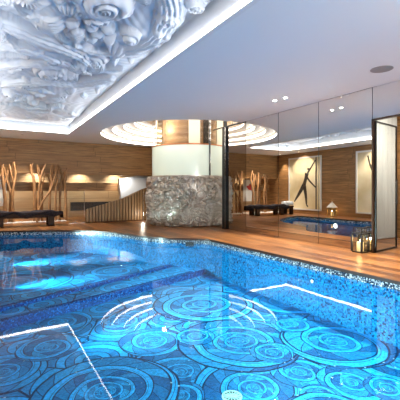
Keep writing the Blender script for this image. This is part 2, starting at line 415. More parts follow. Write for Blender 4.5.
obj('edge_underside', sheet(inset(OUT, -.05), -.045, [OUT]), M['fascia'], floor)
pool = struct('pool_wall', wall_strip(POOL, -.9, -.13), M['blue_mosaic'])
obj('waterline_band', wall_strip(POOL, -.13, -.045), M['silver_mosaic'], pool)
S1 = (gp(0, 308, ZS), gp(150, 270, ZS)); S2 = ((S1[0][0], S1[0][1]-.46), (S1[1][0], S1[1][1]-.72))
def far_line(a, b, t): return (a[0]+(b[0]-a[0])*t, a[1]+(b[1]-a[1])*t)
struct('pool_floor', sheet(clip(POOL, *S2, -1), ZF), M['deep_floor'])
struct('pool_shelf', sheet(clip(POOL, *S1, 1), ZS), M['shelf_floor'])
struct('pool_step', sheet(clip(clip(POOL, *S1, -1), *S2, 1), ZT), M['deep_floor'])
for (a, b), z0, z1 in ((S1, ZT, ZS), (S2, ZF, ZT)):
    p, q = far_line(a, b, -.06), far_line(a, b, 1.42)
    bm = B(); bm.faces.new([bm.verts.new(v) for v in ((*p, z0), (*q, z0), (*q, z1), (*p, z1))])
    struct('pool_riser', bm, M['navy_mosaic'])
# dark edging laid along the treads
for (a, b), z in ((S1, ZS), (S2, ZT)):
    p, q = far_line(a, b, -.02), far_line(a, b, 1.30); n = Vector((-(q[1]-p[1]), q[0]-p[0])).normalized()*.10
    bm = B(); bm.faces.new([bm.verts.new(v) for v in ((*p, z+.002), (*q, z+.002), (q[0]+n.x, q[1]+n.y, z+.002), (p[0]+n.x, p[1]+n.y, z+.002))])
    struct('pool_step_edging', bm, M['navy_mosaic'])
tag(obj('pool_water', sheet(POOL, ZW), M['water']), 'clear still pool water reflecting the ceiling lights', 'water', kind='stuff')

# drain, inlet, skimmer, added pool lamps
dx, dy = gp(232, 397, ZF)
t = thing('floor_drain', 'round pale teal drain grate on the blue pool floor', 'drain', (dx, dy, ZF))
obj('rim', lathe(B(), [(.10, 0), (.10, .012), (.085, .018), (.085, .004)], seg=32), M['teal'], t, True)
bm = B(); lathe(bm, [(.085, .004), (0, .004)], seg=24); obj('well', bm, M['black'], t)
bm = B()
for k in range(14):
    a = 2*PI*k/14; tube(bm, [(.025*math.cos(a), .025*math.sin(a), .012), (.086*math.cos(a), .086*math.sin(a), .012)], .006, 6)
lathe(bm, [(0, .018), (.028, .018), (.028, .006)], seg=16); obj('grate', bm, M['teal'], t)
def wall_disc(name, label, cat, loc, axis, r, lens, group=None):
    t = thing(name, label, cat, loc, group=group)
    mt = {'-X': Matrix.Rotation(-PI/2, 4, 'Y'), 'X': Matrix.Rotation(PI/2, 4, 'Y'), 'Y': Matrix.Rotation(-PI/2, 4, 'X')}[axis]
    bm = lathe(B(), [(r, 0), (r, .02), (r*.8, .028), (r*.8, .01)], seg=28); bm.transform(mt); obj('rim', bm, M['chrome'], t, True, 40)
    bm = lathe(B(), [(r*.8, .012), (0, .014)], seg=28); bm.transform(mt); obj('lens', bm, lens, t)
    return t
iy = xp(313, 4.48)
wall_disc('pool_inlet', 'small white round inlet on the blue pool wall below the deck edge', 'pool inlet', (4.479, iy, -.31), '-X', .035, M['white_trim'])
sx, sy = 4.12, 7.49
t = thing('skimmer', 'small black skimmer slot at the waterline where the pool edge bends', 'skimmer', (4.13, 7.47, -.14), R(-45))
bm = box(B(), -.1, .1, -.03, .03, -.05, .05, .008); obj('housing', bm, M['black'], t)
bm = box(B(), -.085, .085, -.036, -.03, -.035, .03); obj('flap', bm, M['stone'], t)
LP = [('X', (-.027, y, -.30)) for y in (2.2, 4.7, 7.4, 9.7)] + [('Y', (x, .422, -.30)) for x in (.9, 2.0, 3.1)]  # lamps added out of view to brighten the water and the ceiling
place = ['nearest the camera on the left pool wall', 'second on the left pool wall', 'third on the left pool wall', 'farthest along the left pool wall', 'at the left of the near pool wall', 'in the middle of the near pool wall', 'at the right of the near pool wall']
for (ax, loc), pl in zip(LP, place):
    wall_disc('added_pool_lamp', 'added round underwater pool lamp ' + pl, 'pool lamp', loc, ax, .12, M['added_pool_lens'], 'added underwater pool lamps')
    d = Vector((1, 0, -.12 if loc[1] > 5 else -.02)) if ax == 'X' else Vector((0, 1, -.02))
    p = Vector(loc)+d.normalized()*.06
    lamp('added_pool_light', 'AREA', p, (27 if loc[1] > 5 else 38) if ax == 'X' else 10, (.70, .98, 1.0), p+d, shape='DISK', size=.25, spread=R(58))

# ------------------------------------------------------------------ room shell
CX0, CX1, CY0, CY1 = -.02, 2.26, .6, 12.5       # opening of the ceiling recess
RR = 3.03
arc = [(XM-RR*math.sin(a), PC[1]+RR*math.cos(a)) for a in [PI*k/64 for k in range(65)]]   # from far to near
outline = [(XL, YN), (8.6, YN), (8.6, 2.0), (XM, 2.0), (XM, arc[-1][1])] + arc[::-1][1:-1] + [(XM, arc[0][1]), (XM, YB+.05), (XL, YB+.05)]
hole = [(CX0, CY0), (CX1, CY0), (CX1, CY1), (CX0, CY1)]
ceil = struct('ceiling', sheet(outline, ZC, [hole]), M['ceiling'])
# recess: lip, side, led strip, relief panel
g = .05
bm = B()
box(bm, CX0-.06, CX0, CY0, CY1, ZC-.014, ZC); box(bm, CX1, CX1+.06, CY0, CY1, ZC-.014, ZC)
box(bm, CX0-.06, CX1+.06, CY1, CY1+.06, ZC-.014, ZC); box(bm, CX0-.06, CX1+.06, CY0-.06, CY0, ZC-.014, ZC)
struct('trim_1', bm, M['white_trim'])
side = [(CX0-g, CY0-g), (CX1+g, CY0-g), (CX1+g, CY1+g), (CX0-g, CY1+g)]
struct('ceiling_recess_side', wall_strip(side, ZC+.0, ZC+.40), M['plaster'])
e = .006
cs = [(CX0-e, CY0-e), (CX1+e, CY0-e), (CX1+e, CY1+e), (CX0-e, CY1+e)]
tag(obj('led_strip', wall_strip(cs, ZC+.004, ZC+.085), M['led']), 'white led strip running round the edge of the sculpted ceiling recess', 'led strip')

def relief():
    nx, ny = 210, 900
    xs = np.linspace(CX0-g, CX1+g, nx); ys = np.linspace(CY0-g, CY1+g, ny)
    X, Y = np.meshgrid(xs, ys); H = np.zeros_like(X); r = np.random.RandomState(5)
    for k in range(26):                                        # rolling ground
        a = r.uniform(0, 2*PI); f = r.uniform(1.5, 7); H += .018/math.sqrt(f)*np.sin(f*(X*math.cos(a)+Y*math.sin(a))+r.uniform(0, 6)+1.2*np.sin(1.7*X+r.uniform(0, 6)))
    def put(h): np.maximum(H, h+.3*H, out=H)
    def nautilus(cx, cy, rad, h, ch=1, asp=1.0, rot=0):
        u = (X-cx)*math.cos(rot)+(Y-cy)*math.sin(rot); v = (-(X-cx)*math.sin(rot)+(Y-cy)*math.cos(rot))/asp
        d = np.hypot(u, v)/rad; th = np.arctan2(v, u)*ch
        s = np.log(np.maximum(d, .02))/math.log(2.0)-th/(2*PI)
        f = s-np.floor(s)
        put(np.where(d < 1, h*np.sqrt(np.clip(1-d**2, 0, 1))*(.45+.75*np.sqrt(np.clip(4*f*(1-f), 0, 1))), -1))
    def scallop(cx, cy, rad, h, rot, ap=1.1, n=9):
        u = (X-cx)*math.cos(rot)+(Y-cy)*math.sin(rot); v = -(X-cx)*math.sin(rot)+(Y-cy)*math.cos(rot)
        d = np.hypot(u, v)/rad; th = np.arctan2(v, u)
        rib = .55+.45*np.abs(np.cos(th*n/ap*1.57))
        lim = 1-.08*np.abs(np.sin(th*n/ap*1.57))
        put(np.where((np.abs(th) < ap) & (d < lim), h*rib*np.sin(np.clip(d, 0, 1)*PI*.85+.25)*np.cos(np.clip(th/ap, -1, 1)*1.3)**.4, -1))
    def ball(cx, cy, rad, h):
        d = np.hypot(X-cx, Y-cy)/rad; put(np.where(d < 1, h*np.sqrt(np.clip(1-d*d, 0, 1)), -1))
    def frond(pts, w0, h, ridges=3):
        pl = np.array([(v.x, v.y) for v in smooth_line([(a, b, 0) for a, b in pts], 10)]); n = len(pl)
        best = np.full(X.shape, 9.0); sg = np.zeros_like(X); tt = np.zeros_like(X)
        for i in range(n-1):
            a, b = pl[i], pl[i+1]; e_ = b-a; L = (e_**2).sum()
            t = np.clip(((X-a[0])*e_[0]+(Y-a[1])*e_[1])/L, 0, 1); qx = X-a[0]-t*e_[0]; qy = Y-a[1]-t*e_[1]; d = np.hypot(qx, qy)
            m_ = d < best; best = np.where(m_, d, best); sg = np.where(m_, np.sign(e_[0]*qy-e_[1]*qx), sg); tt = np.where(m_, (i+t)/(n-1), tt)
        w = w0*np.sin(np.clip(.12+.88*tt, 0, 1)*PI)**.6+.004; q = best*sg/w
        put(np.where(np.abs(q) < 1, h*np.sqrt(np.clip(1-q*q, 0, 1))*(.6+.4*np.abs(np.cos(q*ridges*1.57))), -1))
    nautilus(1.18, 4.25, .36, .13, 1, 1.15); nautilus(1.72, 4.85, .16, .13, -1); ball(1.72, 4.85, .12, .12)
    nautilus(1.55, 6.2, .26, .09, -1, 1.2); nautilus(.45, 3.6, .22, .12, 1); nautilus(1.0, 7.4, .30, .10, 1, 1.3)
    scallop(.50, 5.05, .42, .12, R(20)); scallop(.85, 4.75, .30, .10, R(-70)); scallop(.35, 4.45, .34, .11, R(80)); scallop(1.9, 3.6, .36, .1, R(150))
    scallop(.9, 5.35, .34, .10, R(-25)); scallop(1.5, 7.3, .36, .10, R(140)); scallop(.6, 8.3, .40, .10, R(40)); scallop(1.6, 9.1, .40, .1, R(200))
    frond([(.05, 5.5), (.5, 5.7), (1.0, 5.85), (1.6, 6.4)], .20, .10, 5); frond([(.0, 6.3), (.6, 6.3), (1.2, 6.6), (1.7, 7.0)], .17, .09, 5)
    frond([(1.5, 3.3), (1.95, 4.0), (2.1, 4.8), (1.9, 5.6)], .20, .08, 6); frond([(2.2, 4.6), (1.9, 5.4), (1.5, 5.75), (1.1, 5.6)], .10, .09, 4)
    frond([(.1, 7.4), (.8, 6.9), (1.5, 6.8), (2.1, 6.3)], .12, .08, 4); frond([(2.1, 7.0), (1.6, 7.8), (.9, 8.0), (.2, 8.6)], .16, .09, 5)
    for k in range(110):
        cx, cy = r.uniform(-.05, 2.25), r.uniform(.7, 12.4); q = r.randint(4)
        if q == 0: ball(cx, cy, r.uniform(.05, .11), r.uniform(.05, .10))
        elif q == 1: scallop(cx, cy, r.uniform(.16, .30), r.uniform(.06, .10), r.uniform(0, 6.28), r.uniform(.6, 1.2), r.randint(5, 10))
        elif q == 2: nautilus(cx, cy, r.uniform(.10, .22), r.uniform(.06, .10), r.choice([-1, 1]), r.uniform(1, 1.4), r.uniform(0, 3))
        else:
            a = r.uniform(0, 6.28); L = r.uniform(.25, .6); frond([(cx, cy), (cx+L*math.cos(a), cy+L*math.sin(a)), (cx+1.7*L*math.cos(a+.7), cy+1.7*L*math.sin(a+.7))], r.uniform(.04, .10), r.uniform(.05, .09), r.randint(2, 5))
    for (cx, cy) in ((.95, 4.95), (1.05, 5.12), (1.2, 4.98), (1.32, 5.15), (1.42, 4.95), (1.28, 5.32), (1.5, 5.2)): ball(cx, cy, .11, .09)
    H += .006*np.sin(34*X+9*np.sin(2.1*Y))*np.sin(19*Y+7*np.sin(2.7*X))
    edge = np.minimum(np.minimum(X-xs[0], xs[-1]-X), np.minimum(Y-ys[0], ys[-1]-Y)); H *= np.clip(edge/.10, 0, 1)
    Z = ZC+.38-H*1.4
    me = bpy.data.meshes.new('ceiling_relief')
    vs = np.stack([X, Y, Z], -1).reshape(-1, 3)
    i = np.arange((ny-1)*nx).reshape(ny-1, nx)[:, :-1].ravel()
    fs = np.stack([i, i+nx, i+nx+1, i+1], -1)
    me.from_pydata(vs.tolist(), [], fs.tolist()); me.update()
    return link('ceiling_relief', me, M['plaster'], None, True)
tag(relief(), 'white sculpted plaster ceiling relief of shells and waves', 'ceiling relief')

# stepped rings over the column (a half dome against the mirror)
A0, A1 = PI/2, 3*PI/2
RAD = [3.03, 2.66, 2.29, 1.92, 1.55]; DZ = .135
bm = B()
for i in range(4): lathe(bm, [(RAD[i], ZC+DZ*(i+1)), (RAD[i+1], ZC+DZ*(i+1))], (PC[0], PC[1], 0), 64, A0, A1)
lathe(bm, [(RAD[4], ZC+DZ*4), (RAD[4], ZC+DZ*5), (0, ZC+DZ*5)], (PC[0], PC[1], 0), 64, A0, A1)
for i in range(4): lathe(bm, [(RAD[i], ZC+DZ*i+.085), (RAD[i], ZC+DZ*(i+1))], (PC[0], PC[1], 0), 64, A0, A1)
rings = struct('ceiling_rings', bm, M['ring'])
for i in range(4):
    obj('light_band', lathe(B(), [(RAD[i], ZC+DZ*i), (RAD[i]+.01, ZC+DZ*i+.085)], (PC[0], PC[1], 0), 64, A0, A1), M['ring_led'], rings, True)

# walls
struct('wall_left', box(B(), XL-.1, XL, YN, YB+.05, -.02, ZC), M['wall_wood_y'])
struct('wall_near', box(B(), XL-.1, 8.7, YN-.1, YN, -.02, ZC), M['wall_wood_x'])
ZL = 1.79
struct('wall_back', box(B(), XL, XM+.05, YB, YB+.12, ZL, ZC+.02), M['wall_wood_x'])
struct('wall_stairwell', box(B(), XL-.1, 8.6, 16.0, 16.1, -.02, ZL+.3), M['pale_wood'])
struct('wall_stairwell_left', box(B(), XL-.1, XL, YB+.05, 16.0, -.02, ZL+.3), M['wall_wood_y'])
struct('ceiling_stairwell', box(B(), XL, 8.6, YB+.12, 16.0, ZL+.28, ZL+.32), M['soffit'])
bm = box(B(), XL, XM, 15.2, 15.3, 1.13, 1.47); struct('trim_2', bm, M['wall_wood_x'])
bm = box(B(), 2.9, 5.3, 15.5, 15.62, .30, .66); struct('trim_3', bm, M['stone'])

# mirror wall: glass from the column to the door, each pane a thing
door0, door1 = 4.0, 2.9
HD = 2.41
bm = box(B(), XM+.02, XM+.12, door0+.02, 16.0, -.02, 3.75); box(bm, XM+.02, XM+.12, YN, door1, -.02, ZC); box(bm, XM+.02, XM+.12, door1, door0+.02, HD+.06, ZC)
struct('wall_right', bm, M['seam'])
seams = [9.74, 8.90, 8.70, 7.80, 6.52, 5.28, 4.03]
def pane(y0, y1, z0, z1, m, label, skirt=True, extra=None):
    t = thing('wall_mirror', label, 'mirror', (XM, (y0+y1)/2, 0), group='mirror panels of the right wall')
    w = abs(y1-y0)/2-.006
    zz = .15 if skirt else z0
    obj('mirror_glass', box(B(), 0, .015, -w, w, zz+.006, z1-.004), m, t)
    if skirt: obj('mirror_skirting', box(B(), 0, .015, -w, w, .004, .146), M['dark_mirror'], t)
    return t
pane(9.74, 8.90, 0, 3.70, M['mirror'], 'narrow mirror strip between the carved column and the black upright', False)
pane(8.70, 7.80, 0.004, 3.04, M['dark_mirror'], 'dark mirror panel right of the black upright, reflecting the bench', False)
pane(7.80, 6.52, 0, ZC, M['mirror'], 'mirror panel reflecting the driftwood and the wall corner')
pane(6.52, 5.28, 0, ZC, M['mirror'], 'mirror panel reflecting the full picture of the dancer')
pane(5.28, 4.03, 0, ZC, M['mirror'], 'mirror panel behind the dark lantern, reflecting the white-roofed lantern')
pane(4.03, 2.2, HD+.06, ZC, M['mirror'], 'mirror panel above the open glass door', False)
pane(14.58, 12.53, 0, ZC+.5, M['mirror'], 'mirror panel behind the carved column beside the slatted screen', False)
tag(obj('mirror_fanlight', box(B(), XM, XM+.015, 7.99, 8.70, 3.07, 3.72), M['mirror']), 'mirror strip above the dark panel inside the lit rings', 'mirror')
t = thing('mirror_upright', 'tall black upright on the mirror wall beside the carved column', 'upright', (XM, 8.80, 0))
obj('post', box(B(), -.06, 0, -.09, .09, 0, 3.05, .006), M['black'], t); obj('edge_strip', box(B(), -.065, -.06, -.085, -.075, 0, 3.04), M['chrome'], t)
t = thing('mirror_edge_strip', 'thin dark metal strip where the mirror meets the frosted drum', 'strip', (XM-.012, 9.69, 1.64))
obj('strip', box(B(), -.01, .012, -.016, .016, 0, 2.0), M['black'], t); obj('bead', box(B(), -.018, -.01, -.016, .0, 0, 2.0), M['chrome'], t)
struct('trim_4', box(B(), XM-.012, XM, 7.8, 9.5, ZC-.015, ZC+.02), M['black'])

# column ------------------------------------------------------------------
col = thing('column', 'round column with a silver carved base and frosted glass drum', 'column', (PC[0], PC[1], 0))
def carved():
    na, nz = 460, 230; R0 = 1.40; HT = 1.63
    a = np.linspace(0, PI, na); z = np.linspace(0, HT, nz); A, Z = np.meshgrid(a, z); S = A*R0
    H = np.zeros_like(S); r = np.random.RandomState(3)
    for k in range(30):
        an = r.uniform(0, 6.28); f = r.uniform(5, 20); H += .003*np.sin(f*(S*math.cos(an)+Z*math.sin(an))+r.uniform(0, 6))
    def put(h): np.copyto(H, np.where(h > -.5, h+.10*H, H))
    for k in range(250):
        cx, cz = r.uniform(0, R0*PI), r.uniform(0, HT); rad = (r.uniform(.19, .33) if k < 150 else r.uniform(.08, .16)); ch = r.choice([-1, 1]); q = r.randint(3); rot = r.uniform(0, 6.28)
        u = (S-cx)*math.cos(rot)+(Z-cz)*math.sin(rot); v = -(S-cx)*math.sin(rot)+(Z-cz)*math.cos(rot); d = np.hypot(u, v)/rad; th = np.arctan2(v, u)*ch
        h = rad*r.uniform(.22, .34); put(np.where((d >= 1) & (d < 1.14), -.018, -1))
        if q == 0:
            s = np.log(np.maximum(d, .05))/math.log(2)-th/(2*PI); f = s-np.floor(s); put(np.where(d < 1, h*np.sqrt(np.clip(1-d*d, 0, 1))*(.3+.9*np.sqrt(np.clip(4*f*(1-f), 0, 1))), -1))
        elif q == 1:
            put(np.where((d < 1) & (np.abs(th) < 1.1), h*(.35+.65*np.abs(np.cos(th*5)))*np.sin(np.clip(d, 0, 1)*2.8), -1))
        else:
            w = np.abs(v/rad-.35*np.sin(u/rad*2.4))/.3; put(np.where((np.abs(u/rad) < 1) & (w < 1), h*np.sqrt(np.clip(1-w*w, 0, 1))*(1-(u/rad)**2), -1))
    H *= np.clip(np.minimum(Z, HT-Z)/.03, 0, 1)
    Rr = R0+.03*np.sin(Z/HT*PI)+1.5*H
    V = np.stack([-Rr*np.sin(A), -Rr*np.cos(A), Z], -1).reshape(-1, 3).tolist()
    i = np.arange((nz-1)*na).reshape(nz-1, na)[:, :-1].ravel(); Fc = np.stack([i, i+1, i+na+1, i+na], -1).tolist()
    me = bpy.data.meshes.new('carved_base'); me.from_pydata(V, [], Fc); me.update()
    return link('carved_base', me, M['carved'], col, True)
carved()
def half(prof, seg=64, a0=A0, a1=A1): return lathe(B(), prof, (0, 0, 0), seg, a0, a1)
obj('base_cap', half([(1.45, 1.60), (1.45, 1.635), (0, 1.635)]), M['carved'], col)
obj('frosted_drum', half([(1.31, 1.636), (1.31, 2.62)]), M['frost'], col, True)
obj('drum_rail', half([(1.312, 2.62), (1.33, 2.62), (1.33, 2.66), (1.20, 2.66)]), M['copper'], col)
obj('upper_glass', half([(1.30, 2.665), (1.30, 3.73)]), M['bronze_glass'], col, True)
obj('core', half([(.95, 2.66), (.95, 3.73)]), M['core'], col, True)
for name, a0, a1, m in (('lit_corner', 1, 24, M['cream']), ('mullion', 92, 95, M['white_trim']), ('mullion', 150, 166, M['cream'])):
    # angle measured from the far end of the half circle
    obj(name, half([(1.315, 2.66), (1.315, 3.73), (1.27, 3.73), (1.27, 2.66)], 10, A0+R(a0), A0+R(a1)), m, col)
lamp('column_glow', 'POINT', (XM-1.12, PC[1]-.3, 3.2), 10, (1, .82, .6), shadow_soft_size=.06)

# ------------------------------------------------------------------ door and the room beyond
struct('wall_beyond', box(B(), 8.55, 8.65, YN, 6.5, -.02, ZC), M['wall_wood_y'])
struct('wall_beyond_far', box(B(), XM+.12, 8.6, 6.4, 6.5, -.02, ZC), M['wall_wood_x'])
struct('ceiling_beyond', box(B(), XM+.12, 8.6, 2.0, 6.4, ZC, ZC+.04), M['ceiling'])
bm = box(B(), XM-.02, XM+.06, door0, door0+.035, 0, HD+.06); box(bm, XM-.02, XM+.06, door1-.04, door0+.035, HD+.03, HD+.06); box(bm, XM-.02, XM+.06, door1-.05, door1, 0, HD+.06)
struct('trim_5', bm, M['brown_metal'])
ang = R(8)
dr = bpy.data.objects.new('door_1', None); COL.objects.link(dr); dr.location = (XM+.012, door0-.025, .012); dr.rotation_euler = (0, 0, ang); dr['kind'] = 'structure'
bm = box(B(), 0, .022, -.012, .012, 0, 2.42); box(bm, .855, .885, -.012, .012, 0, 2.42); box(bm, .035, .855, -.012, .012, 0, .03); box(bm, .035, .855, -.012, .012, 2.39, 2.42)
obj('door_frame', bm, M['black'], dr); obj('door_glass', box(B(), .022, .855, -.004, .004, .03, 2.39), M['door_glass'], dr)
bm = tube(B(), [(.80, -.05, .85), (.80, -.05, 1.35)], .012); tube(bm, [(.80, -.05, .9), (.80, 0, .9)], .008); tube(bm, [(.80, -.05, 1.3), (.80, 0, 1.3)], .008); obj('door_handle', bm, M['chrome'], dr)
for k, (x0, x1, lab) in enumerate(((6.45, 7.55, 'left pale grey curtain hanging behind the open glass door'), (7.62, 8.5, 'right pale grey curtain hanging behind the open glass door'))):
    bm = B(); n = 60; w = [(x0+(x1-x0)*i/n, 5.0+.03*math.sin(i*1.15)) for i in range(n+1)]
    prism(bm, w+[(x, y+.012) for x, y in w[::-1]], .02, 2.95); tag(obj('curtain', bm, M['curtain'], None, True, 50), lab, 'curtain', 'curtains beyond the glass door')
lamp('lobby_lamp_light', 'AREA', (7.3, 3.9, 2.95), 55, (1, .95, .88), (7.3, 4.3, 0), size=.5)
t = thing('lobby_ceiling_lamp', 'round white ceiling lamp in the room beyond the glass door', 'ceiling lamp', (7.3, 3.9, ZC))
obj('lamp_rim', lathe(B(), [(.28, 0), (.28, -.05), (.25, -.06)], seg=32), M['white_trim'], t, True, 40); obj('lamp_shade', lathe(B(), [(.25, -.055), (0, -.065)], seg=32), M['lens_soft'], t)

# ------------------------------------------------------------------ lanterns and candles
def lantern(loc, rz, label):
    t = thing('lantern', label, 'lantern', loc, rz); s = .10; h = .36; b = .016
    obj('base', box(B(), -s, s, -s, s, 0, .022, .003), M['lantern_dark'], t)
    for sx in (-1, 1):
        for sy in (-1, 1): obj('post', box(B(), sx*s-b, sx*s+b, sy*s-b, sy*s+b, .02, h), M['lantern_dark'], t)
    bm = B()
    for q in (-1, 1): box(bm, -s-b, s+b, q*s-b, q*s+b, h-.018, h+.004); box(bm, q*s-b, q*s+b, -s-b, s+b, h-.018, h+.004)
    box(bm, -s, s, -.008, .008, h-.014, h); obj('top_frame', bm, M['lantern_dark'], t)
    bm = B()
    for q in (-1, 1):
        box(bm, -s+.015, -s+.029, q*(s-.02)-.007, q*(s-.02)+.007, h, h+.10); box(bm, s-.029, s-.015, q*(s-.02)-.007, q*(s-.02)+.007, h, h+.10)
        box(bm, -s+.015, s-.015, q*(s-.02)-.007, q*(s-.02)+.007, h+.086, h+.10); box(bm, q*(s-.022)-.007, q*(s-.022)+.007, -s+.02, s-.02, h+.086, h+.10)
    obj('handle', bm, M['lantern_dark'], t)
    for q in (-1, 1):
        obj('glass_pane', box(B(), -s+b, s-b, q*s-.002, q*s+.002, .022, h-.018), M['glass'], t); obj('glass_pane', box(B(), q*s-.002, q*s+.002, -s+b, s-b, .022, h-.018), M['glass'], t)
    return t
def candle(loc, r, h, label):
    t = thing('candle', label, 'candle', loc)
    obj('wax', lathe(B(), [(0, 0), (r, 0), (r, h-.006), (r-.006, h), (r*.5, h-.008), (0, h-.01)], seg=28), M['candle'], t, True, 40)
    obj('wick', tube(B(), [(0, 0, h-.012), (.002, 0, h+.012)], .0025, 6), M['black'], t)
    obj('flame', lathe(B(), [(0, h+.006), (.008, h+.018), (.007, h+.03), (0, h+.05)], seg=12), M['flame'], t, True)
    lamp('candle_light', 'POINT', (loc[0], loc[1], loc[2]+h+.04), 2.0, (1, .6, .25), shadow_soft_size=.02)
    return t
lantern((5.93, 4.17, 0), 0, 'dark metal box lantern with a square handle on the deck beside the mirror')
candle((5.93, 4.17, .023),   .06, .17, 'thick cream candle burning inside the dark box lantern')
def house_lantern(loc, label):
    t = thing('lantern', label, 'lantern', loc); s = .14; h = .40
    obj('base', box(B(), -s-.015, s+.015, -s-.015, s+.015, 0, .035, .004), M['brass'], t)
    for sx in (-1, 1):
        for sy in (-1, 1): obj('post', box(B(), sx*s-.012, sx*s+.012, sy*s-.012, sy*s+.012, .03, h), M['brass'], t)
    bm = B(); p = [bm.verts.new((sx*(s+.03), sy*(s+.03), h)) for sx, sy in ((-1, -1), (1, -1), (1, 1), (-1, 1))]; q = [bm.verts.new((sx*.04, sy*.04, h+.20)) for sx, sy in ((-1, -1), (1, -1), (1, 1), (-1, 1))]
    for i in range(4): bm.faces.new((p[i], p[(i+1) % 4], q[(i+1) % 4], q[i]))
    bm.faces.new(q); bm.faces.new(p[::-1]); obj('roof', bm, M['lantern_white'], t)
    obj('chimney', lathe(B(), [(.03, h+.2), (.03, h+.23), (.045, h+.235), (0, h+.26)], seg=16), M['lantern_white'], t)
    obj('ring', tube(B(), [(.05*math.cos(a), 0, h+.30+.05*math.sin(a)) for a in [2*PI*k/20 for k in range(21)]], .007, 8, False), M['brass'], t)
    for q in (-1, 1):
        obj('glass_pane', box(B(), -s+.01, s-.01, q*s-.002, q*s+.002, .036, h), M['glass'], t); obj('glass_pane', box(B(), q*s-.002, q*s+.002, -s+.01, s-.01, .036, h), M['glass'], t)
    return t
house_lantern((-.85, 10.55, 0), 'white-roofed brass lantern on the far deck, seen only in the mirror')
candle((-.85, 10.55, .036), .055, .16, 'cream candle burning inside the white-roofed lantern')

# ------------------------------------------------------------------ driftwood
TY = 14.2
mm = lambda *p: p
TREES = [
 ([(5, 221), (5, 200), (3, 182), (2, 170), (3, 164)], [[(3.4, 186), (7, 176), (8, 170)]], 'leftmost pale driftwood trunk in the photo, by the back wall'),
 ([(10, 221), (10.5, 194), (6, 178), (4, 167)], [[(9, 188), (9.5, 174), (9.3, 164)]], 'second driftwood trunk from the left, forking low like a Y'),
 ([(13.2, 221), (12.5, 194), (15.5, 176), (13.7, 162)], [[(14, 185), (10.8, 172), (10.5, 166)]], 'third driftwood trunk from the left, tallest of the left clump'),
 ([(35, 222), (34.5, 186), (32, 172), (30.5, 164)], [[(33.6, 180), (31.5, 171), (33, 163)]], 'thick pale driftwood trunk at the left of the middle clump'),
 ([(38, 221), (39, 194), (41, 177), (46, 164)], [[(40.5, 180), (38, 171), (37.5, 165)]], 'driftwood trunk of the middle clump leaning out to the right at its top'),
 ([(42, 221), (42, 190), (40, 175), (38.8, 167)], [[(41.8, 188), (44, 178), (44.5, 172)]], 'thin driftwood trunk behind the rightward-leaning one'),
 ([(38.8, 212), (43, 201), (50, 191), (54, 180), (57, 167)], [[(52.5, 185), (50.5, 174), (52, 165)]], 'driftwood branch slanting diagonally across the middle clump'),
 ([(49, 221), (50, 192), (52, 176), (53, 164)], [[(50.8, 186), (48, 176)]], 'straight driftwood trunk just left of the paired thin ones'),
 ([(56, 221), (55.5, 194), (57, 178), (55.5, 166)], [[(56.3, 186), (59, 176), (58.5, 168)]], 'thin dark driftwood trunk above the right end of the bench'),
 ([(60, 221), (60, 194), (62, 174), (58, 164)], [[(61, 186), (64, 178), (63.5, 172)]], 'driftwood trunk bent back to the left at its top'),
 ([(66, 222), (65.5, 191), (64, 180), (67, 168)], [[(65.3, 188), (63, 181), (62, 175)], [(64.6, 184), (66.3, 179), (66, 172)]], 'rightmost driftwood trunk in the photo, beside the glass panel'),
 ([(-4, 221), (-5, 196), (-3, 178), (-6, 164)], [[(-4, 186), (-8, 176), (-8, 168)]], 'driftwood trunk left of the frame, seen in the mirror beside the corner'),
 ([(-11, 222), (-10, 196), (-12, 180), (-9, 166)], [[(-11, 188), (-14, 178), (-14, 166)]], 'driftwood trunk next to last towards the corner, seen in the mirror'),
 ([(-19, 222), (-19, 196), (-17, 180), (-20, 165)], [[(-18, 186), (-23, 174), (-26, 167)]], 'driftwood trunk nearest the corner, seen only in the mirror'),
]
for k, (main, forks, lab) in enumerate(TREES):
    yy = TY+(-.10, .06, -.03, .09)[k % 4]-(.12 if k == 6 else 0)
    w = lambda p: yp(p[0], p[1], yy)
    base = w(main[0]); base = (base[0], yy, .0)
    t = thing('driftwood_trunk', lab, 'driftwood', base, group='driftwood trunks by the back wall')
    def loc(ps, first=None):
        pts = [Vector(w(p))-Vector(base) for p in ps]
        return [Vector((v.x, v.y+.03*math.sin(3.1*i+k), v.z)) for i, v in enumerate(pts)]
    ps = loc(main)
    if k != 6: ps[0].z = -.01
    else: ps = [Vector((ps[0].x-.05, 0, -.01))]+ps
    line = smooth_line(ps, 6); n = len(line)
    r0 = 1.25*(.052, .045, .048, .055, .05, .036, .04, .046, .034, .04, .042, .04, .04, .045)[k]
    obj('trunk', tube(B(), line, [r0*(1-.5*i/n)*(1+.10*math.sin(i*1.9+k)) for i in range(n)], 9), M['bark'], t, True, 60)
    for fk in forks:
        ps = loc(fk); ps[0].y = 0; ps = smooth_line(ps, 5); n = len(ps)
        obj('fork', tube(B(), ps, [r0*.62*(1-.5*i/n) for i in range(n)], 8), M['bark'], t, True, 60)
# pebble bed
bm = B(); pr = random.Random(2)
for i in range(900):
    x = pr.uniform(-1.2, 2.45); y = pr.uniform(13.98, 14.42); r = pr.uniform(.018, .036)
    bmesh.ops.create_icosphere(bm, subdivisions=1, radius=r, matrix=Matrix.Translation((x, y, .014)) @ Matrix.Rotation(pr.uniform(0, 6), 4, 'Z') @ Matrix.Diagonal((1.3, 1, .65, 1)))
tag(obj('pebble_bed', bm, M['pebble'], None, True), 'bed of white pebbles round the feet of the driftwood', 'pebbles', kind='stuff')

